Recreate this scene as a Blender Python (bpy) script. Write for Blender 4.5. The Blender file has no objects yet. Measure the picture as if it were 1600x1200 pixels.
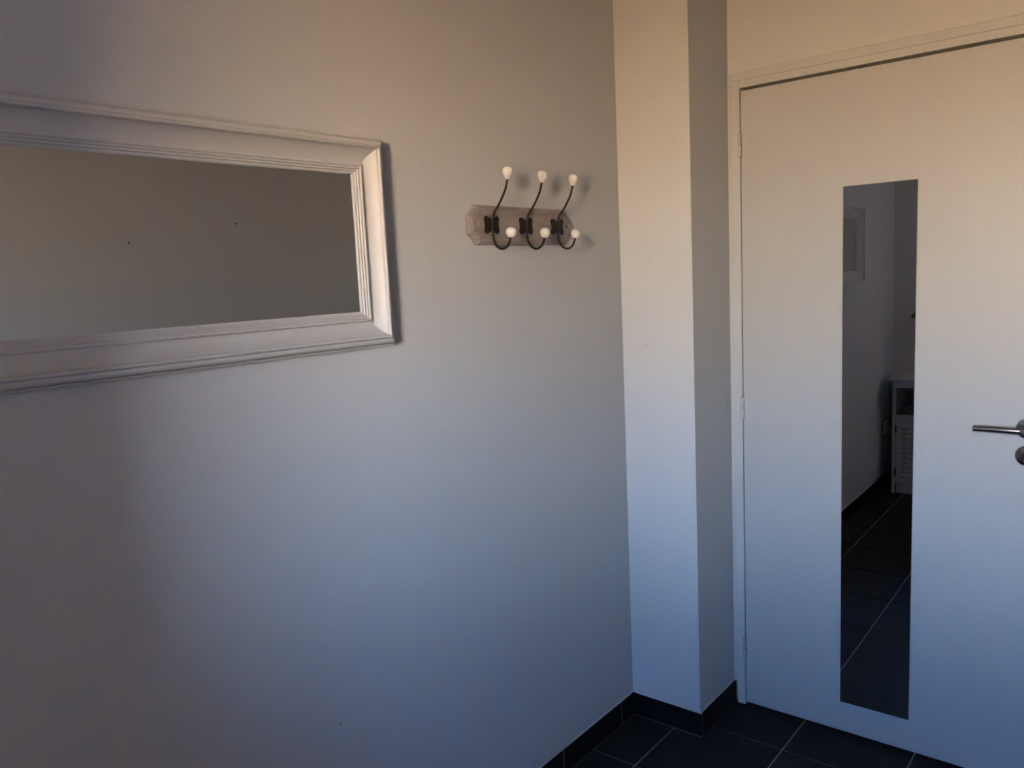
import bpy, bmesh, math, random
from mathutils import Vector, Matrix
random.seed(7)
sc = bpy.context.scene
COL = sc.collection
PI = math.pi

# ------------------------------------------------------------------ camera
# recovered from the photograph: x runs along the door wall, y towards the door (door face y = 0), z up, metres
F_PX, YAW, PITCH, ROLL = 1266.5, 0.6863, -0.1315, -0.0478
fw = Vector((-math.sin(YAW)*math.cos(PITCH), math.cos(YAW)*math.cos(PITCH), math.sin(PITCH)))
rt = fw.cross(Vector((0, 0, 1))).normalized(); up = rt.cross(fw)
rt2 = rt*math.cos(ROLL) + up*math.sin(ROLL); up2 = -rt*math.sin(ROLL) + up*math.cos(ROLL)
cam_d = bpy.data.cameras.new('camera'); cam = bpy.data.objects.new('camera', cam_d); COL.objects.link(cam)
cam_d.sensor_width = 36.0; cam_d.lens = F_PX/1600*36.0; cam_d.clip_start = 0.02
R = Matrix((rt2, up2, -fw)).transposed().to_4x4()
cam.matrix_world = Matrix.Translation((1.3699, -2.5068, 1.5003)) @ R
sc.camera = cam

# ------------------------------------------------------------------ world: hazy sky over sunlit ground
w = bpy.data.worlds.new('World'); sc.world = w; w.use_nodes = True
nt = w.node_tree; nt.nodes.clear()
o_ = nt.nodes.new('ShaderNodeOutputWorld'); b_ = nt.nodes.new('ShaderNodeBackground')
tc = nt.nodes.new('ShaderNodeTexCoord'); sp = nt.nodes.new('ShaderNodeSeparateXYZ')
mr = nt.nodes.new('ShaderNodeMapRange'); mr.inputs[1].default_value = -1; mr.inputs[2].default_value = 1
cr = nt.nodes.new('ShaderNodeValToRGB')
nt.links.new(tc.outputs['Generated'], sp.inputs[0]); nt.links.new(sp.outputs[2], mr.inputs[0])
nt.links.new(mr.outputs[0], cr.inputs[0]); nt.links.new(cr.outputs[0], b_.inputs[0]); nt.links.new(b_.outputs[0], o_.inputs[0])
WORLD = [(-90, (0.05, 0.0375, 0.025)), (-25, (0.06667, 0.05, 0.03333)), (-13, (0.1833, 0.1083, 0.05)), (-6, (0.7167, 0.4417, 0.2083)), (-1, (0.8083, 0.5583, 0.3667)), (4, (0.9333, 0.8083, 0.6417)), (9, (0.7167, 0.7, 0.75)), (14, (0.5583, 0.7583, 1.083)), (20, (0.125, 0.2917, 0.6)), (34, (0.05, 0.1333, 0.4167)), (90, (0.04167, 0.1167, 0.375))]
el = cr.color_ramp.elements
while len(el) < len(WORLD): el.new(0.5)
for e, (deg, c) in zip(el, WORLD):
    e.position = math.sin(math.radians(deg))*.5 + .5; e.color = (*c, 1)
b_.inputs[1].default_value = 143.0

# ------------------------------------------------------------------ view
vs = sc.view_settings
vs.view_transform = 'Standard'; vs.look = 'None'; vs.exposure = 0.0; vs.gamma = 1.0; vs.use_curve_mapping = False
sc.cycles.max_bounces = 12; sc.cycles.diffuse_bounces = 8; sc.cycles.glossy_bounces = 6
sc.cycles.sample_clamp_indirect = 6

# room numbers
W = 1.60            # right wall
YB = -3.35          # back wall
H = 2.50            # ceiling
PA, PB = 0.2485, 0.2613   # boxed column in the corner
WX0, WX1, WZ0, WZ1 = 1.10, 1.57, 1.34, 2.04   # window opening in the back wall
WT = 0.20           # back wall thickness
BH = 0.078          # plinth height

# window portal (guides the sampling of the sky, gives off no light itself)
pl = bpy.data.lights.new('window_portal', 'AREA'); pl.shape = 'RECTANGLE'; pl.size = WX1-WX0; pl.size_y = WZ1-WZ0
po = bpy.data.objects.new('window_portal', pl); COL.objects.link(po)
po.location = ((WX0+WX1)/2, YB-WT-.002, (WZ0+WZ1)/2); po.rotation_euler = (-PI/2, 0, 0)
pl.cycles.is_portal = True
pl.energy = 1.0

# ------------------------------------------------------------------ materials
def mat(name, col=(.8, .8, .8), rough=.5, metal=0.0, spec=.5):
    m = bpy.data.materials.new(name); m.use_nodes = True
    b = m.node_tree.nodes['Principled BSDF']
    b.inputs['Base Color'].default_value = (*col, 1); b.inputs['Roughness'].default_value = rough
    b.inputs['Metallic'].default_value = metal; b.inputs['Specular IOR Level'].default_value = spec
    return m
def N(m, t): return m.node_tree.nodes.new(t)
def L(m, a, b): m.node_tree.links.new(a, b)
def bsdf(m): return m.node_tree.nodes['Principled BSDF']
def coords(m, scale=(1, 1, 1)):
    t = N(m, 'ShaderNodeTexCoord'); mp = N(m, 'ShaderNodeMapping'); mp.inputs['Scale'].default_value = scale
    L(m, t.outputs['Object'], mp.inputs[0]); return mp.outputs[0]
def noise(m, vec, scale, detail=4, rough=.55):
    n = N(m, 'ShaderNodeTexNoise'); n.inputs['Scale'].default_value = scale; n.inputs['Detail'].default_value = detail
    n.inputs['Roughness'].default_value = rough; L(m, vec, n.inputs['Vector']); return n.outputs['Fac']
def bump(m, h, strength, dist):
    b = N(m, 'ShaderNodeBump'); b.inputs['Strength'].default_value = strength; b.inputs['Distance'].default_value = dist
    L(m, h, b.inputs['Height']); L(m, b.outputs[0], bsdf(m).inputs['Normal'])
def ramp(m, fac, stops):
    r = N(m, 'ShaderNodeValToRGB'); e = r.color_ramp.elements
    while len(e) < len(stops): e.new(.5)
    for k, (p, c) in zip(e, stops): k.position = p; k.color = (*c, 1)
    L(m, fac, r.inputs[0]); return r.outputs[0]
def math_(m, op, a, b=None):
    n = N(m, 'ShaderNodeMath'); n.operation = op
    for i, v in enumerate((a, b)):
        if v is None: continue
        if isinstance(v, (int, float)): n.inputs[i].default_value = v
        else: L(m, v, n.inputs[i])
    return n.outputs[0]

def wall_material(name, col, marks=()):
    """matt white emulsion with a fine roller texture; marks = small scuffs (centre, half sizes)"""
    m = mat(name, col, .62, spec=.25)
    v = coords(m)
    bump(m, noise(m, v, 260, 3), .10, .002)
    big = noise(m, v, 2.2, 3)
    c = ramp(m, big, [(.3, tuple(k*.975 for k in col)), (.7, col)])
    for (p, s, dark) in marks:
        t = N(m, 'ShaderNodeTexCoord'); mp = N(m, 'ShaderNodeMapping'); mp.vector_type = 'POINT'
        mp.inputs['Location'].default_value = tuple(-a/b for a, b in zip(p, s)); mp.inputs['Scale'].default_value = tuple(1/b for b in s)
        L(m, t.outputs['Object'], mp.inputs[0])
        ln = N(m, 'ShaderNodeVectorMath'); ln.operation = 'LENGTH'; L(m, mp.outputs[0], ln.inputs[0])
        sm = N(m, 'ShaderNodeMapRange'); sm.inputs[1].default_value = 1.0; sm.inputs[2].default_value = .3
        sm.inputs[3].default_value = 0; sm.inputs[4].default_value = dark; L(m, ln.outputs['Value'], sm.inputs[0])
        mx = N(m, 'ShaderNodeMixRGB'); L(m, sm.outputs[0], mx.inputs[0]); L(m, c, mx.inputs[1]); mx.inputs[2].default_value = (.08, .075, .07, 1)
        c = mx.outputs[0]
    L(m, c, bsdf(m).inputs['Base Color'])
    return m
WHITE = (.70, .697, .694)
M_wall_left = wall_material('emulsion_scuffed', WHITE, [((0, -1.215, .769), (.05, .030, .006), .10), ((0, -1.19, .775), (.05, .018, .004), .10),
                                                        ((0, -1.481, .550), (.05, .0022, .006), .8), ((0, -1.35, 1.10), (.05, .0016, .0016), .5)])
M_pillar = wall_material('emulsion_column', WHITE, [((.086, -PB, 1.265), (.003, .05, .007), .35), ((.06, -PB, .33), (.05, .05, .04), .05), ((PA, -.02, 1.05), (.05, .03, .06), .08)])
M_wall = wall_material('emulsion', WHITE)
M_ceil = wall_material('ceiling_white', (.62, .62, .615))
M_door = mat('door_white_lacquer', (.535, .535, .535), .42, spec=.35); bump(M_door, noise(M_door, coords(M_door), 180, 2), .04, .001)
M_trim = mat('frame_white_gloss', (.60, .60, .59), .42, spec=.35)
M_mframe = mat('satin_white_frame', (.68, .665, .65), .38, spec=.35)
M_mirror = mat('silvered_glass', (.90, .925, .92), .0, 1.0)
M_mirror_d = mat('silvered_glass_strip', (.74, .76, .76), .0, 1.0)
M_glass_edge = mat('glass_edge', (.05, .08, .075), .2)
M_caulk = mat('white_sealant', (.75, .75, .75), .5)
M_grout = mat('grey_grout', (.27, .265, .26), .9, spec=.2)
def tile_material(name, dark, light, rough):
    m = mat(name, dark, rough)
    v = coords(m, (1, 1, 1)); n = noise(m, v, 9, 6, .6)
    L(m, ramp(m, n, [(.35, dark), (.75, light)]), bsdf(m).inputs['Base Color'])
    n2 = noise(m, v, 35, 5, .6)
    rr = N(m, 'ShaderNodeMapRange'); rr.inputs[3].default_value = rough-.08; rr.inputs[4].default_value = rough+.12; L(m, n2, rr.inputs[0]); L(m, rr.outputs[0], bsdf(m).inputs['Roughness'])
    bump(m, n2, .25, .0015); bsdf(m).inputs['Specular IOR Level'].default_value = .10; return m
M_tile = tile_material('black_slate_tile', (.0095, .0095, .0115), (.017, .017, .0195), .56)
M_plinth = tile_material('black_plinth_tile', (.0055, .0055, .0070), (.009, .009, .011), .55)
M_wood = mat('greywashed_wood', (.3, .24, .2), .6)
v = coords(M_wood, (4, 2.2, 26)); g_ = noise(M_wood, v, 6, 6, .6)
L(M_wood, ramp(M_wood, g_, [(.25, (.27, .215, .190)), (.55, (.36, .305, .275)), (.8, (.43, .365, .325))]), bsdf(M_wood).inputs['Base Color']); bump(M_wood, g_, .25, .001)
M_bronze = mat('antique_bronze', (.028, .019, .015), .42, .6)
M_ceramic = mat('cream_ceramic', (.88, .84, .77), .10, spec=.6)
vv = coords(M_ceramic); L(M_ceramic, ramp(M_ceramic, noise(M_ceramic, vv, 160, 2), [(.24, (.55, .45, .35)), (.31, (.88, .84, .77))]), bsdf(M_ceramic).inputs['Base Color'])
M_screw = mat('bright_screw', (.7, .68, .64), .3, 1.0)
M_steel = mat('brushed_steel', (.50, .485, .48), .17, 1.0)
M_black = mat('black_recess', (.006, .006, .006), .7)
M_cab = mat('cabinet_white_paint', (.50, .52, .56), .5)
M_hinge_b = mat('black_hinge', (.01, .01, .012), .4)
M_plastic = mat('white_plastic', (.82, .82, .80), .35)
M_towel = mat('grey_towel', (.15, .155, .16), .95, spec=.1); bump(M_towel, noise(M_towel, coords(M_towel), 500, 2), .6, .003)
M_leaf = mat('plant_leaf', (.16, .24, .03), .45); L(M_leaf, ramp(M_leaf, noise(M_leaf, coords(M_leaf), 30, 2), [(.3, (.10, .17, .02)), (.7, (.20, .28, .05))]), bsdf(M_leaf).inputs['Base Color'])
M_pot = mat('white_glazed_pot', (.75, .74, .70), .25)
M_soil = mat('potting_soil', (.03, .02, .012), .9)
M_pvc = mat('white_pvc', (.82, .82, .82), .3)
M_blocker = mat('blocker_render', (.40, .36, .33), .85); bump(M_blocker, noise(M_blocker, coords(M_blocker), 90, 4), .4, .004)  # surface of the unseen sky blockers added outside the window
M_pane = bpy.data.materials.new('clear_pane'); M_pane.use_nodes = True
_n = M_pane.node_tree; _n.nodes.clear()
_o = _n.nodes.new('ShaderNodeOutputMaterial'); _t = _n.nodes.new('ShaderNodeBsdfTransparent'); _g = _n.nodes.new('ShaderNodeBsdfGlossy'); _g.inputs['Roughness'].default_value = .02
_f = _n.nodes.new('ShaderNodeFresnel'); _f.inputs[0].default_value = 1.45; _x = _n.nodes.new('ShaderNodeMixShader')
_n.links.new(_f.outputs[0], _x.inputs[0]); _n.links.new(_t.outputs[0], _x.inputs[1]); _n.links.new(_g.outputs[0], _x.inputs[2]); _n.links.new(_x.outputs[0], _o.inputs[0])

# ------------------------------------------------------------------ mesh helpers
class MB:
    def __init__(s): s.v = []; s.f = []
    def add(s, vs_, fs):
        o = len(s.v); s.v += [tuple(p) for p in vs_]; s.f += [tuple(i+o for i in f) for f in fs]; return s
    def box(s, x0, x1, y0, y1, z0, z1):
        return s.add([(x0, y0, z0), (x1, y0, z0), (x1, y1, z0), (x0, y1, z0), (x0, y0, z1), (x1, y0, z1), (x1, y1, z1), (x0, y1, z1)],
                     [(0, 3, 2, 1), (4, 5, 6, 7), (0, 1, 5, 4), (1, 2, 6, 5), (2, 3, 7, 6), (3, 0, 4, 7)])
    def prism(s, pts, fn0, fn1):
        """side faces and caps between two copies of a polygon: fn0(p), fn1(p) place its points"""
        n = len(pts)
        return s.add([fn0(p) for p in pts]+[fn1(p) for p in pts],
                     [tuple(range(n-1, -1, -1)), tuple(range(n, 2*n))]+[(i, (i+1) % n, n+(i+1) % n, n+i) for i in range(n)])
    def tube(s, path, r, seg=14, caps=True):
        path = [Vector(p) for p in path]; n = len(path); rings = []
        t0 = (path[1]-path[0]).normalized(); a = Vector((0, 0, 1)) if abs(t0.z) < .9 else Vector((0, 1, 0))
        u = t0.cross(a).normalized()
        for i, p in enumerate(path):
            t = (path[min(i+1, n-1)]-path[max(i-1, 0)]).normalized()
            u = (u-t*u.dot(t)).normalized(); wv = t.cross(u); rr = r[i] if isinstance(r, (list, tuple)) else r
            rings.append([p+u*rr*math.cos(2*PI*k/seg)+wv*rr*math.sin(2*PI*k/seg) for k in range(seg)])
        V = [q for ring in rings for q in ring]
        Fc = [(i*seg+k, i*seg+(k+1) % seg, (i+1)*seg+(k+1) % seg, (i+1)*seg+k) for i in range(n-1) for k in range(seg)]
        if caps: Fc += [tuple(range(seg-1, -1, -1)), tuple((n-1)*seg+k for k in range(seg))]
        return s.add(V, Fc)
    def lathe(s, prof, origin, axis, seg=28):
        """prof = (radius, distance along axis)"""
        o = Vector(origin); ax = Vector(axis).normalized(); a = Vector((0, 0, 1)) if abs(ax.z) < .9 else Vector((0, 1, 0))
        u = ax.cross(a).normalized(); wv = ax.cross(u); V = []; n = len(prof)
        for (r, d) in prof: V += [o+ax*d+u*r*math.cos(2*PI*k/seg)+wv*r*math.sin(2*PI*k/seg) for k in range(seg)]
        Fc = [(i*seg+k, i*seg+(k+1) % seg, (i+1)*seg+(k+1) % seg, (i+1)*seg+k) for i in range(n-1) for k in range(seg)]
        Fc += [tuple(range(seg-1, -1, -1)), tuple((n-1)*seg+k for k in range(seg))]
        return s.add(V, Fc)
    def build(s, name, material, parent=None, bevel=0, smooth=False, seg=2, angle=35):
        me = bpy.data.meshes.new(name); bm = bmesh.new()
        vv_ = [bm.verts.new(p) for p in s.v]
        for f in s.f:
            try: bm.faces.new([vv_[i] for i in f])
            except ValueError: pass
        bmesh.ops.remove_doubles(bm, verts=bm.verts, dist=1e-6)
        bmesh.ops.recalc_face_normals(bm, faces=bm.faces)
        if bevel: bmesh.ops.bevel(bm, geom=list(bm.edges), offset=bevel, segments=seg, affect='EDGES', profile=.5, clamp_overlap=True)
        bm.to_mesh(me); bm.free(); me.materials.append(material)
        if smooth:
            for p in me.polygons: p.use_smooth = True
            me.set_sharp_from_angle(angle=math.radians(angle))
        ob = bpy.data.objects.new(name, me); COL.objects.link(ob); ob.parent = parent
        return ob
def empty(name, loc=(0, 0, 0)):
    e = bpy.data.objects.new(name, None); COL.objects.link(e); e.location = loc; e.empty_display_size = .05; return e
def tag(o, label, cat, group=None):
    o['label'] = label; o['category'] = cat
    if group: o['group'] = group
    return o
def struct(o, label=None, cat=None):
    o['kind'] = 'structure'
    if label: o['label'] = label
    if cat: o['category'] = cat
    return o
def under(parent, ob):
    """make ob a part of parent without moving it"""
    ob.parent = parent; ob.matrix_parent_inverse = Matrix.Translation(-Vector(parent.location)); return ob
def B(name, m, parent, x0, x1, y0, y1, z0, z1, bevel=0):
    o = MB().box(x0, x1, y0, y1, z0, z1).build(name, m, None, bevel)
    return under(parent, o) if parent else o

# ------------------------------------------------------------------ room shell
HALL = .42
struct(MB().box(-.15, 0, YB-WT, HALL, -.05, H+.1).build('wall_left', M_wall_left), 'matt white wall carrying the framed mirror and coat hooks', 'wall')
struct(MB().box(W, W+.15, YB-WT, HALL, -.05, H+.1).build('wall_right', M_wall), 'matt white wall opposite the framed mirror', 'wall')
struct(MB().box(0, W, YB-WT, HALL, H, H+.1).build('ceiling', M_ceil), 'plain white ceiling over the small room', 'ceiling')
wb = MB()
wb.box(0, WX0, YB-WT, YB, 0, H).box(WX1, W, YB-WT, YB, 0, H).box(WX0, WX1, YB-WT, YB, 0, WZ0).box(WX0, WX1, YB-WT, YB, WZ1, H)
struct(wb.build('wall_back', M_wall), 'white wall behind the louvred cabinet, pierced by a window', 'wall')
struct(MB().box(0, PA, -PB, .20, 0, H).build('wall_column', M_pillar), 'boxed white column filling the corner beside the door', 'column')
DW = .006   # plastered face of the door wall
wf = MB().box(PA, 1.167, DW, .12, 2.098, H).box(1.167, W, DW, .12, 0, H)
struct(wf.build('wall_front', M_wall), 'white wall above and around the door', 'wall')
struct(MB().box(0, W, HALL-.1, HALL, 0, H).build('wall_leak_blocker', M_wall), 'added wall stopping light leaks behind the door', 'wall')  # unseen wall, added so no sky light leaks in under the door

# floor: grey bed with single tiles let into it
floor = struct(MB().box(0, W, YB-WT, HALL, -.05, -.0022).build('floor', M_grout), 'black slate tiled floor with thin grey joints', 'floor')
JX = [0, .1555, .4885, .8215, 1.1545, 1.4875, W]; JY = [HALL-.1, .146]+[-.187-.3325*k for k in range(10)]+[YB]
J = .0022
for i in range(len(JX)-1):
    for j in range(len(JY)-1):
        x0 = JX[i]+(J if i else 0); x1 = JX[i+1]-(J if i < len(JX)-2 else 0); y1 = JY[j]-(J if j else 0); y0 = JY[j+1]+(J if j < len(JY)-2 else 0)
        if x1-x0 < .02 or y1-y0 < .02 or (x1 < PA and y0 > -PB): continue
        B('floor_tile', M_tile, floor, x0, x1, y0, y1, -.010, 0, .0008)

# tiled plinths
T = .008
def plinth(name, label, along, a0, a1, base, sgn, joints, caulk=True):
    """along 'y' on a wall x=base, or 'x' on a wall y=base; sgn = side the room lies on"""
    cuts = sorted([a0]+[j for j in joints if a0 < j < a1]+[a1])
    def bx(m, a, b, d0, d1, z0, z1):
        lo, hi = sorted((base+sgn*d0, base+sgn*d1))
        return m.box(lo, hi, a, b, z0, z1) if along == 'y' else m.box(a, b, lo, hi, z0, z1)
    root = struct(bx(MB(), a0, a1, 0, T-.0009, 0, BH-.0005).build(name, M_grout), label, 'baseboard')
    for p, q in zip(cuts, cuts[1:]):
        g0 = .0018 if p != a0 else 0; g1 = .0018 if q != a1 else 0
        under(root, bx(MB(), p+g0, q-g1, 0, T, .0018, BH).build('plinth_tile', M_plinth, None, .0007))
    if caulk: under(root, bx(MB(), a0, a1, 0, .003, BH, BH+.0025).build('sealant', M_caulk))
    return root
jy = [-.014-.3335*k for k in range(12)]
plinth('baseboard_left', 'black tile plinth under the framed mirror', 'y', YB, -PB, 0, 1, jy)
plinth('baseboard_column_front', 'short black tile plinth across the column face', 'x', 0+T, PA+T, -PB, -1, [])
plinth('baseboard_column_side', 'black tile plinth on the column return beside the door frame', 'y', -PB, -.0005, PA, 1, [])
plinth('baseboard_right', 'black tile plinth on the wall opposite the mirror', 'y', YB, DW, W, -1, [j-.1 for j in jy])
plinth('baseboard_back', 'black tile plinth below the window', 'x', T, W-T, YB, 1, [.3335*k for k in range(1, 6)])
plinth('baseboard_front', 'black tile plinth between the door frame and the side wall', 'x', 1.168, W-T, DW, -1, [])

# ------------------------------------------------------------------ door frame
DL, DR, DT, DB = .2930, 1.1230, 2.040, .0116
tr = struct(empty('trim_1'), 'white painted door frame with a thin outer bead', 'door frame')
for (x0, x1, s0, s1) in ((.2605, .2893, .2485, .2598), (1.1267, 1.1555, 1.1562, 1.1675)):
    B('jamb', M_trim, tr, x0, x1, 0, .080, 0, 2.0725, .0012)
    B('outer_bead', M_trim, tr, s0, s1, .0022, .02, 0 if x0 > 1 else BH, 2.0985, .0010)
B('head_rail', M_trim, tr, .2893, 1.1267, 0, .080, 2.049, 2.0725, .0012)
B('outer_bead', M_trim, tr, .2598, 1.1562, .0022, .02, 2.0732, 2.0985, .0010)
B('door_stop', M_trim, tr, .2893, .305, .046, .080, 0, 2.049)
B('door_stop', M_trim, tr, 1.111, 1.1267, .046, .080, 0, 2.049)
B('door_stop', M_trim, tr, .305, 1.111, .046, .080, 2.025, 2.049)

# ------------------------------------------------------------------ door
door = struct(empty('door_1', (DL, .02, DB)), 'smooth white door with a steel lever handle', 'door')
under(door, MB().box(DL, DR, 0, .040, DB, DT).build('door_leaf', M_door, None, .0015))
for (za, zm, zb) in ((1.838, 1.877, 1.913), (1.000, 1.0385, 1.075), (.170, .207, .244)):
    h = MB()
    h.lathe([(.0045, za), (.0065, za+.002), (.0065, zm-.0012)], (.2905, -.0030, 0), (0, 0, 1), 14)
    h.lathe([(.0030, zm-.0012), (.0030, zm+.0012)], (.2905, -.0030, 0), (0, 0, 1), 10)
    h.lathe([(.0065, zm+.0012), (.0065, zb-.002), (.0045, zb)], (.2905, -.0030, 0), (0, 0, 1), 14)
    under(door, h.build('hinge', M_trim, None, smooth=True))
# lever set
HX, HZ, RR = 1.086, 1.0335, .0275
rosette = [(RR-.001, 0), (RR, .001), (RR, .0055), (RR-.0018, .0080), (RR-.004, .0086), (.011, .0086)]
ro = under(door, MB().lathe(rosette, (HX, 0, HZ), (0, -1, 0), 40).build('lever_rosette', M_steel, None, smooth=True)); ro['label'] = 'round steel rosette behind the lever'
path = [(HX, -.006, HZ+.001), (HX, -.030, HZ+.001)]
for k in range(1, 9):
    a = k/8*PI/2; path.append((HX-.016*(1-math.cos(a)), -.034-.018*math.sin(a), HZ+.001))
path += [(HX-.05, -.052, HZ+.001), (.9655, -.052, HZ+.001)]
lv = under(door, MB().tube(path, .0088, 24).build('lever', M_steel, None, smooth=True, angle=50)); lv['label'] = 'straight tubular steel lever'
KZ = .9600
# key rosette: disc with the lock-cylinder opening cut through
def keyhole_rosette():
    m = MB(); seg = 48; c = Vector((HX, 0, KZ))
    def inner(a):
        # outline of a profile cylinder: round head and a round-ended slot below
        best = 0
        for k in range(1, 121):
            r = k*.00018; x, z = r*math.cos(a), r*math.sin(a)
            if x*x+z*z <= .0128**2 or (abs(x) <= .0052 and -.0165 <= z <= 0): best = r
        return best
    an = [2*PI*k/seg for k in range(seg)]
    rings = []
    for (rad, d) in ((RR, 0), (RR, .0058), (RR-.002, .0082), (RR-.004, .0088), (None, .0088), (None, .0010)):
        rings.append([c+Vector(((rad or inner(a))*math.cos(a), -d, (rad or inner(a))*math.sin(a))) for a in an])
    V = [p for r in rings for p in r]; n = len(rings)
    Fc = [(i*seg+k, i*seg+(k+1) % seg, (i+1)*seg+(k+1) % seg, (i+1)*seg+k) for i in range(n-1) for k in range(seg)]
    m.add(V, Fc); return m
ke = under(door, keyhole_rosette().build('key_rosette', M_steel, None, smooth=True)); ke['label'] = 'round steel rosette around the lock'
cyl = MB().lathe([(.0125, 0), (.0125, .0020)], (HX, 0, KZ), (0, -1, 0), 24)
lc = under(door, cyl.build('lock_cylinder', M_black, None, smooth=True)); lc['label'] = 'dark lock cylinder'

# ------------------------------------------------------------------ frameless mirror strip on the door
dm = empty('frameless_mirror', (.607, -.0008, .1133)); tag(dm, 'tall narrow frameless mirror strip fixed to the white door', 'mirror')
dm.rotation_euler = (0, 0, .0115)
MB().box(0, .1998, -.0056, -.0024, 0, 1.6018).build('mirror_backing', M_glass_edge, dm)
MB().box(.0004, .1994, -.0062, -.0056, .0004, 1.6014).build('mirror_glass', M_mirror_d, dm)
for (px, pz) in ((.03, .1), (.15, .1), (.03, 1.46), (.15, 1.46)):
    MB().box(px, px+.02, -.0024, -.0005+.0115*0, pz, pz+.06).build('adhesive_pad', M_caulk, dm)

# ------------------------------------------------------------------ framed mirror on the long wall
FY0, FY1, FZ0, FZ1 = -2.494, -1.2695, 1.3615, 1.8095
PROF = [(0, .0005), (0, .0180), (.0006, .0196), (.0018, .0200), (.0038, .0198), (.0042, .0182), (.0050, .0182), (.0052, .0270), (.0062, .0310), (.0085, .0340), (.0115, .0354),
        (.0155, .0358), (.0165, .0352), (.0168, .0378), (.0178, .0402), (.0198, .0416), (.0218, .0414), (.0234, .0398), (.0240, .0370), (.0241, .0335)]
for k in range(1, 15):
    s_ = k/14; PROF.append((.0241+.0289*s_, .0135+.0200*(1-s_)**2.1))
PROF += [(.0536, .0150), (.0540, .0190), (.0552, .0212), (.0575, .0218), (.0592, .0206), (.0596, .0180), (.0606, .0186), (.0626, .0184), (.0638, .0168), (.0641, .0150), (.0652, .0155),
         (.0672, .0152), (.0684, .0136), (.0687, .0120), (.0700, .0124), (.0722, .0118), (.0738, .0096), (.0740, .0005)]
PROF = [(a*1.074, b) for a, b in PROF]; FW = PROF[-1][0]
fm = empty('framed_mirror', (0, (FY0+FY1)/2, FZ0)); tag(fm, 'wide mirror in a white moulded frame hung beside the coat hooks', 'mirror')
def rail(name, a, b, ea, eb, n):
    """mitred moulding from corner a to corner b (in wall y,z); ea, eb, n: unit steps inwards at each end and across"""
    m = MB(); V = []; k = len(PROF)
    for (c, e) in ((a, ea), (b, eb)):
        for (s, x) in PROF: V.append((x, c[0]+e[0]*s, c[1]+e[1]*s))
    Fc = [(i, i+1, k+i+1, k+i) for i in range(k-1)]+[(k-1, 0, k, 2*k-1), tuple(range(k)), tuple(range(2*k-1, k-1, -1))]
    m.add(V, Fc); return under(fm, m.build(name, M_mframe, None, smooth=True, angle=40))
rail('top_rail', (FY0, FZ1), (FY1, FZ1), (1, -1), (-1, -1), 0)
rail('bottom_rail', (FY0, FZ0), (FY1, FZ0), (1, 1), (-1, 1), 0)
rail('side_rail', (FY0, FZ0), (FY0, FZ1), (1, 1), (1, -1), 0)
rail('side_rail', (FY1, FZ0), (FY1, FZ1), (-1, 1), (-1, -1), 0)
B('mirror_glass', M_mirror, fm, .0006, .0080, FY0+FW-.0005, FY1-FW+.0005, FZ0+FW-.0005, FZ1-FW+.0005)

# ------------------------------------------------------------------ coat rack
CY0, CY1, CZ0, CZ1, CT = -.9865, -.5500, 1.5830, 1.6820, .0185
rack = empty('coat_rack', (0, (CY0+CY1)/2, CZ0)); tag(rack, 'grey-washed wooden coat rack with three knobbed bronze hooks', 'coat rack')
def outline(inset):
    """rectangle with scooped corners"""
    r = .027; y0, y1, z0, z1 = CY0+inset, CY1-inset, CZ0+inset, CZ1-inset; pts = []
    for (cy, cz, sy, sz, rev) in ((y0, z0, 1, 1, 0), (y1, z0, -1, 1, 1), (y1, z1, -1, -1, 0), (y0, z1, 1, -1, 1)):
        arc = []
        for k in range(7):
            a = k/6*PI/2; q = 1-.10*math.sin(2*a)
            arc.append((cy+sy*r*math.sin(a)*q*1.0, cz+sz*r*math.cos(a)*q*1.0))
        # arc runs from (cy, cz+r) to (cy+r, cz); flatten to a shallow concave scoop
        arc2 = []
        p0, p1 = arc[0], arc[-1]
        for k in range(7):
            t = k/6; lx, lz = p0[0]+(p1[0]-p0[0])*t, p0[1]+(p1[1]-p0[1])*t
            d = .0036*math.sin(PI*t); arc2.append((lx+sy*d*.7, lz+sz*d*.7))
        pts += arc2 if not rev else arc2[::-1]
    return pts
bd = MB(); n = len(outline(0)); LV = [(0, .0005), (0, CT-.0085), (.0012, CT-.0065), (.0075, CT-.0030), (.0080, CT-.0006), (.0088, CT)]
V = [(x, *p) for (ins_, x) in LV for p in outline(ins_)]
Fc = [tuple(range(n-1, -1, -1)), tuple(range(5*n, 6*n))]
for r_ in range(5): Fc += [(r_*n+i, r_*n+(i+1) % n, (r_+1)*n+(i+1) % n, (r_+1)*n+i) for i in range(n)]
bd.add(V, Fc); under(rack, bd.build('board', M_wood, None, smooth=True, angle=25))
for (y, c) in ((-.960, M_screw), (-.579, M_bronze)):
    under(rack, MB().lathe([(.0036, 0), (.0034, .0012), (.0022, .0018)], (CT-.0004, y, 1.634), (1, 0, 0), 14).build('screw', c, None, smooth=True))

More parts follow.
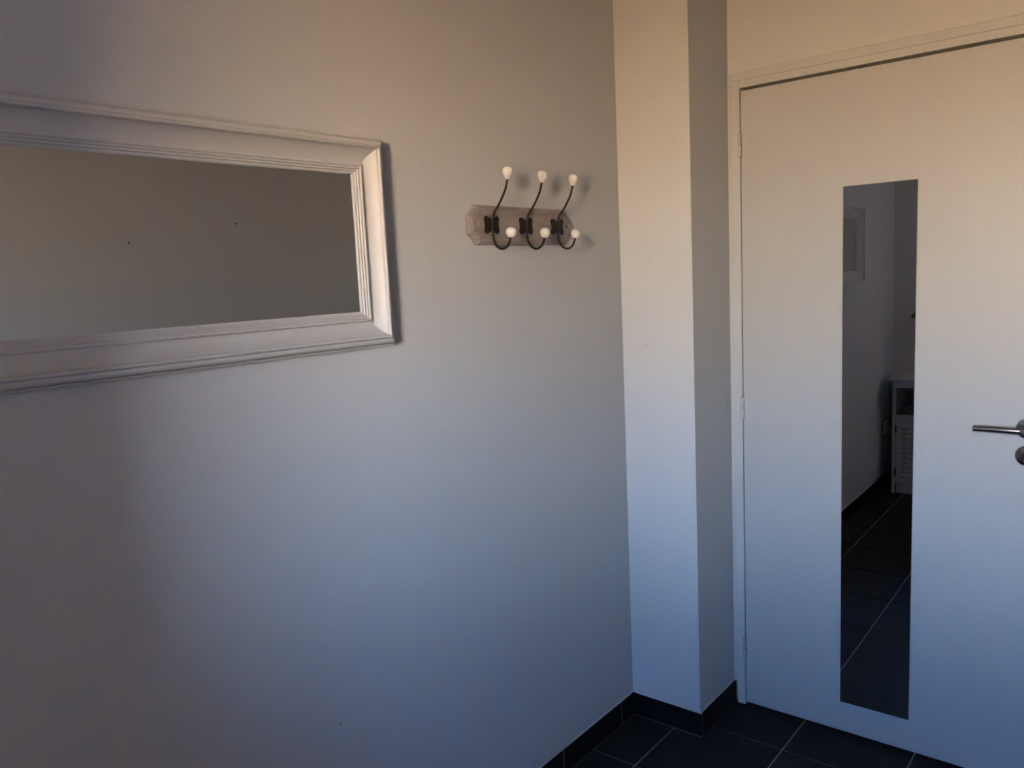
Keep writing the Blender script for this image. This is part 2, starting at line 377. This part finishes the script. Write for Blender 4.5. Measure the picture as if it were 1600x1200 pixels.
def catmull(P, k=6):
    out = []; P = [Vector(p) for p in P]; Q = [2*P[0]-P[1]]+P+[2*P[-1]-P[-2]]
    for i in range(1, len(Q)-2):
        for j in range(k):
            t = j/k; a, b, c, d = Q[i-1:i+3]
            out.append(.5*((2*b)+(-a+c)*t+(2*a-5*b+4*c-d)*t*t+(-a+3*b-3*c+d)*t**3))
    return out+[P[-1]]
ROD = [(.0785, 1.7425), (.0745, 1.728), (.0680, 1.712), (.0490, 1.684), (.0310, 1.664), (.0248, 1.652), (.0232, 1.640), (.0228, 1.626), (.0228, 1.611), (.0252, 1.594), (.0340, 1.5785),
       (.0520, 1.5705), (.0690, 1.577), (.0772, 1.590), (.0800, 1.599)]
def butterfly():
    pts = []
    for k in range(64):
        a = 2*PI*k/64; c, s = math.cos(a), math.sin(a)
        # four round lobes joined by a narrower waist
        best = 0
        for q in range(1, 200):
            r = q*.0002; y, z = r*c, r*s
            ins = abs(y) <= .0258 and abs(z) <= (.0150 if abs(y) < .006 else .0185)
            for (ly, lz) in ((.0200, .0138), (-.0200, .0138), (.0200, -.0138), (-.0200, -.0138)):
                if math.hypot(y-ly, z-lz) <= .0084: ins = True
            if ins: best = r
        pts.append((best*c, best*s))
    return pts
BF = butterfly()
for hy in (-.9095, -.768, -.6265):
    rod = under(rack, MB().tube(catmull([(x, hy, z) for x, z in ROD], 5), .0029, 12).build('hook', M_bronze, None, smooth=True))
    def sub(o): o.parent = rod; o.matrix_parent_inverse = rod.matrix_parent_inverse.copy(); o.matrix_parent_inverse = Matrix.Identity(4); o.matrix_parent_inverse = (Matrix.Translation(rack.location) @ rod.matrix_parent_inverse).inverted(); return o
    pm = MB().prism(BF, lambda p: (CT, hy+p[0], 1.6325+p[1]), lambda p: (CT+.0032, hy+p[0], 1.6325+p[1]))
    sub(pm.build('back_plate', M_bronze, None, smooth=True, angle=40))
    for (ly, lz) in ((.0200, .0138), (-.0200, .0138), (.0200, -.0138), (-.0200, -.0138)):
        sub(MB().lathe([(.0036, 0), (.0034, .0010), (.0018, .0016)], (CT+.003, hy+ly, 1.6325+lz), (1, 0, 0), 12).build('screw', M_bronze, None, smooth=True))
    ax = Vector((.16, 0, 1)).normalized(); ob = Vector((.0780, hy, 1.7395))
    egg = [(.0042, 0), (.0058, .0008), (.0068, .003), (.0094, .0075), (.0122, .0125), (.0137, .0172), (.0138, .0200), (.0128, .0245), (.0104, .0281), (.0068, .0304), (.0030, .0314), (.0006, .0316)]
    k1 = sub(MB().lathe(egg, ob, ax, 28).build('upper_knob', M_ceramic, None, smooth=True, angle=80)); k1['label'] = 'cream ceramic egg-shaped knob'
    ball = [(.0040, 0), (.0066, .0008), (.0092, .0028), (.0122, .0070), (.0136, .0120), (.0137, .0146), (.0126, .0192), (.0100, .0228), (.0062, .0252), (.0026, .0262), (.0006, .0264)]
    k2 = sub(MB().lathe(ball, (.0803, hy, 1.5975), (.14, 0, 1), 28).build('lower_knob', M_ceramic, None, smooth=True, angle=80)); k2['label'] = 'cream ceramic round knob'

# ------------------------------------------------------------------ cabinet in the corner by the back wall
X0, X1, YF, YK, CT_ = .082, .392, -2.990, -3.338, .744
cab = empty('louvred_cabinet', ((X0+X1)/2, (YF+YK)/2, 0)); tag(cab, 'low white cabinet with an open shelf above a louvred door', 'cabinet')
for xa in (X0, X1-.020):
    B('post', M_cab, cab, xa, xa+.020, YF-.022, YF, 0, .728, .0012)
    B('post', M_cab, cab, xa, xa+.020, YK, YK+.022, 0, .728, .0012)
    B('side_panel', M_cab, cab, xa+.005, xa+.015, YK+.022, YF-.022, .05, .728)
B('top_board', M_cab, cab, X0-.020, X1+.020, YK-.005, YF+.014, .728, CT_, .003)
B('top_rail', M_cab, cab, X0+.020, X1-.020, YF-.018, YF-.002, .687, .728, .001)
B('shelf', M_cab, cab, X0+.015, X1-.015, YK+.012, YF-.001, .498, .513, .0012)
B('bottom_board', M_cab, cab, X0+.015, X1-.015, YK+.012, YF-.024, .065, .078)
bp = B('back_panel', M_cab, cab, X0+.015, X1-.015, YK+.006, YK+.012, .05, .728)
B('back_batten', M_cab, cab, .205, .213, YK+.012, YK+.018, .513, .728)
B('toe_panel', M_cab, cab, X0+.027, X1-.020, YF-.016, YF-.004, .004, .0635, .001)
dx0, dx1, dz0, dz1 = X0+.0215, X1-.0215, .0675, .4965
cd = under(cab, MB().box(dx0, dx0+.037, YF-.019, YF-.001, dz0, dz1).box(dx1-.037, dx1, YF-.019, YF-.001, dz0, dz1)
           .box(dx0+.037, dx1-.037, YF-.019, YF-.001, dz0, .108).box(dx0+.037, dx1-.037, YF-.019, YF-.001, .457, dz1).build('louvre_door', M_cab))
def sub2(parent, o):
    o.parent = parent; o.matrix_parent_inverse = (Matrix.Translation(cab.location) @ parent.matrix_parent_inverse).inverted(); return o
for k in range(11):
    z = .108+.0317*(k+.5)
    sub2(cd, MB().add([(x, YF+yy, z+zz) for x in (dx0+.036, dx1-.036) for (yy, zz) in ((-.001, -.0105), (-.006, -.0125), (-.019, .0105), (-.014, .0125))],
         [(0, 1, 2, 3), (7, 6, 5, 4), (0, 4, 5, 1), (1, 5, 6, 2), (2, 6, 7, 3), (3, 7, 4, 0)]).build('slat', M_cab))
for z in (.421, .143):
    sub2(cd, MB().lathe([(.0032, z-.025), (.0042, z-.024), (.0042, z+.024), (.0032, z+.025)], (dx0-.0005, YF+.001, 0), (0, 0, 1), 10).build('hinge', M_hinge_b, None, smooth=True))
sub2(cd, MB().lathe([(.006, 0), (.006, .008), (.012, .013), (.0135, .019), (.010, .024), (.002, .026)], (dx1-.018, YF-.001, .33), (0, 1, 0), 18).build('knob', M_hinge_b, None, smooth=True))

# rolled towel on the open shelf
tw = MB(); pr = []
for k in range(40):
    a = 2*PI*k/40; pr.append((.060*math.cos(a), .034*math.sin(a)+.0335))
NY = 10; V = []
for j in range(NY+1):
    t = j/NY; y = YF-.03-.20*t; sq = 1-.16*(abs(2*t-1)**6)
    for (x, z) in pr: V.append((.200+x*sq, y, .5132+.0335+(max(z, .0002)-.0335)*sq*1.0))
Fc = [(j*40+k, j*40+(k+1) % 40, (j+1)*40+(k+1) % 40, (j+1)*40+k) for j in range(NY) for k in range(40)]+[tuple(range(39, -1, -1)), tuple(NY*40+k for k in range(40))]
towel = empty('rolled_towel', (.2, YF-.13, .5132)); tag(towel, 'rolled grey towel lying in the open shelf of the cabinet', 'towel')
under(towel, tw.add(V, Fc).build('roll', M_towel, None, smooth=True))
sp_pts = []
for k in range(60):
    a = k/60*2*PI*2.6+.5; r = .10+.82*k/60; sp_pts.append((.200+.060*.84*r*math.cos(a), YF-.0296, .5132+.0335+.0335*.84*r*math.sin(a)))
under(towel, MB().tube(sp_pts, .0013, 6).build('roll_edge', M_towel, None, smooth=True))
under(towel, MB().lathe([(.0062, 0), (.0058, .0012)], (.178, YF-.0302, .556), (0, 1, 0), 14).build('roll_core', M_black, None, smooth=True))

# potted plant on the cabinet top
plant = empty('potted_plant', (.262, -3.175, CT_)); tag(plant, 'leafy green plant in a white pot on the louvred cabinet', 'plant')
under(plant, MB().lathe([(.040, 0), (.044, .003), (.056, .085), (.061, .088), (.061, .100), (.055, .102), (.050, .092), (.001, .090)], (.262, -3.175, CT_), (0, 0, 1), 32).build('pot', M_pot, None, smooth=True))
under(plant, MB().lathe([(.050, .086), (.046, .093), (.002, .096)], (.262, -3.175, CT_), (0, 0, 1), 24).build('soil', M_soil, None, smooth=True))
def leaf(base, tip, sag, wid, upright=False):
    m = MB(); b, t = Vector(base), Vector(tip); n_ = 9; side = (t-b).cross(Vector((0, 0, 1))).normalized(); V = []; Fc = []
    if upright: side = Vector((0, .25, 1)).normalized()
    for k in range(n_+1):
        s = k/n_; p = b.lerp(t, s)+Vector((0, 0, sag*math.sin(PI*s))); w_ = wid*(math.sin(PI*min(1, .04+.94*s))**.8)
        V += [p-side*w_+Vector((0, 0, w_*.35)), p, p+side*w_+Vector((0, 0, w_*.35))]
    for k in range(n_): Fc += [(3*k, 3*k+1, 3*k+4, 3*k+3), (3*k+1, 3*k+2, 3*k+5, 3*k+4)]
    o = m.add(V, Fc).build('leaf', M_leaf, None, smooth=True, angle=80)
    sm = o.modifiers.new('thickness', 'SOLIDIFY'); sm.thickness = .0012
    return under(plant, o)
c0 = Vector((.262, -3.175, CT_+.09))
TIPS = [((.150, -3.165, 1.118), .10), ((.166, -3.140, 1.150), .06), ((.36, -3.14, 1.10), .08), ((.30, -3.09, 1.16), .06), ((.24, -3.27, 1.17), .06), ((.33, -3.25, 1.13), .07), ((.21, -3.08, 1.03), .09), ((.28, -3.18, 1.22), .02)]
for (t, sg) in TIPS:
    leaf(c0+Vector((t[0]-.262, t[1]+3.175, 0)).normalized()*.012, t, sg, .017)
leaf((.268, -3.168, 1.140), (.1475, -3.150, 1.122), .012, .031, True)

# socket outlet low on the long wall near the cabinet
oy, oz = -3.165, .395
out = empty('wall_socket', (0, oy, oz)); tag(out, 'white square socket outlet low on the wall beside the cabinet', 'socket')
B('cover_plate', M_plastic, out, .0005, .0095, oy-.04, oy+.04, oz-.04, oz+.04, .003)
under(out, MB().lathe([(.024, 0), (.024, .0015), (.021, .0015), (.020, -.004), (.002, -.004)], (.0095, oy, oz), (1, 0, 0), 28).build('socket_ring', M_plastic, None, smooth=True))
for (a, b) in ((0, .009), (0, -.009)):
    under(out, MB().lathe([(.0024, 0), (.0024, .0006)], (.0061, oy+b, oz-.002), (1, 0, 0), 12).build('pin_hole', M_black))
under(out, MB().lathe([(.0022, 0), (.0022, .008), (.001, .009)], (.0058, oy, oz+.010), (1, 0, 0), 12).build('earth_pin', M_steel, None, smooth=True))

# two nails left in the opposite wall (seen in the framed mirror)
for (y, z, lb) in ((-1.059, 1.687, 'small dark nail left in the wall opposite the mirror, lower of two'), (-.612, 1.764, 'small dark nail left in the wall opposite the mirror, higher of two')):
    nl = MB().lathe([(.0012, -.0005), (.0012, .006), (.0032, .006), (.0032, .0075), (.0015, .0080)], (W, y, z), (-1, 0, 0), 12).build('wall_nail', M_hinge_b, None, smooth=True)
    tag(nl, lb, 'nail', 'nails in the wall')

# ------------------------------------------------------------------ window in the back wall, and the sky blockers added outside it
win = struct(empty('window_1', ((WX0+WX1)/2, YB-WT+.04, WZ0)), 'white framed window in the back wall', 'window')
ya, yb = YB-WT+.012, YB-WT+.062
B('window_frame', M_pvc, win, WX0, WX0+.030, ya, yb, WZ0, WZ1, .002); B('window_frame', M_pvc, win, WX1-.030, WX1, ya, yb, WZ0, WZ1, .002)
B('window_frame', M_pvc, win, WX0+.030, WX1-.030, ya, yb, WZ0, WZ0+.030, .002); B('window_frame', M_pvc, win, WX0+.030, WX1-.030, ya, yb, WZ1-.030, WZ1, .002)
B('pane', M_pane, win, WX0+.028, WX1-.028, ya+.022, ya+.026, WZ0+.028, WZ1-.028)
B('window_handle', M_pvc, win, WX0+.010, WX0+.024, yb, yb+.03, (WZ0+WZ1)/2-.05, (WZ0+WZ1)/2+.05, .003)
YO = YB-WT
struct(MB().box(4.55, 14.0, -7.9, -7.5, -1.0, 9.0).build('wall_sky_blocker', M_blocker), 'added rendered wall blocking oblique sky light from the window', 'wall')  # unseen, added to keep window light off the far end of the long wall
struct(MB().box(-.6, W+.35, YO-.9, YO, 2.75, 2.95).build('ceiling_sky_blocker', M_blocker), 'added slab blocking high sky light above the window', 'ceiling')  # unseen slab, added to cut high sky light and darken the low walls
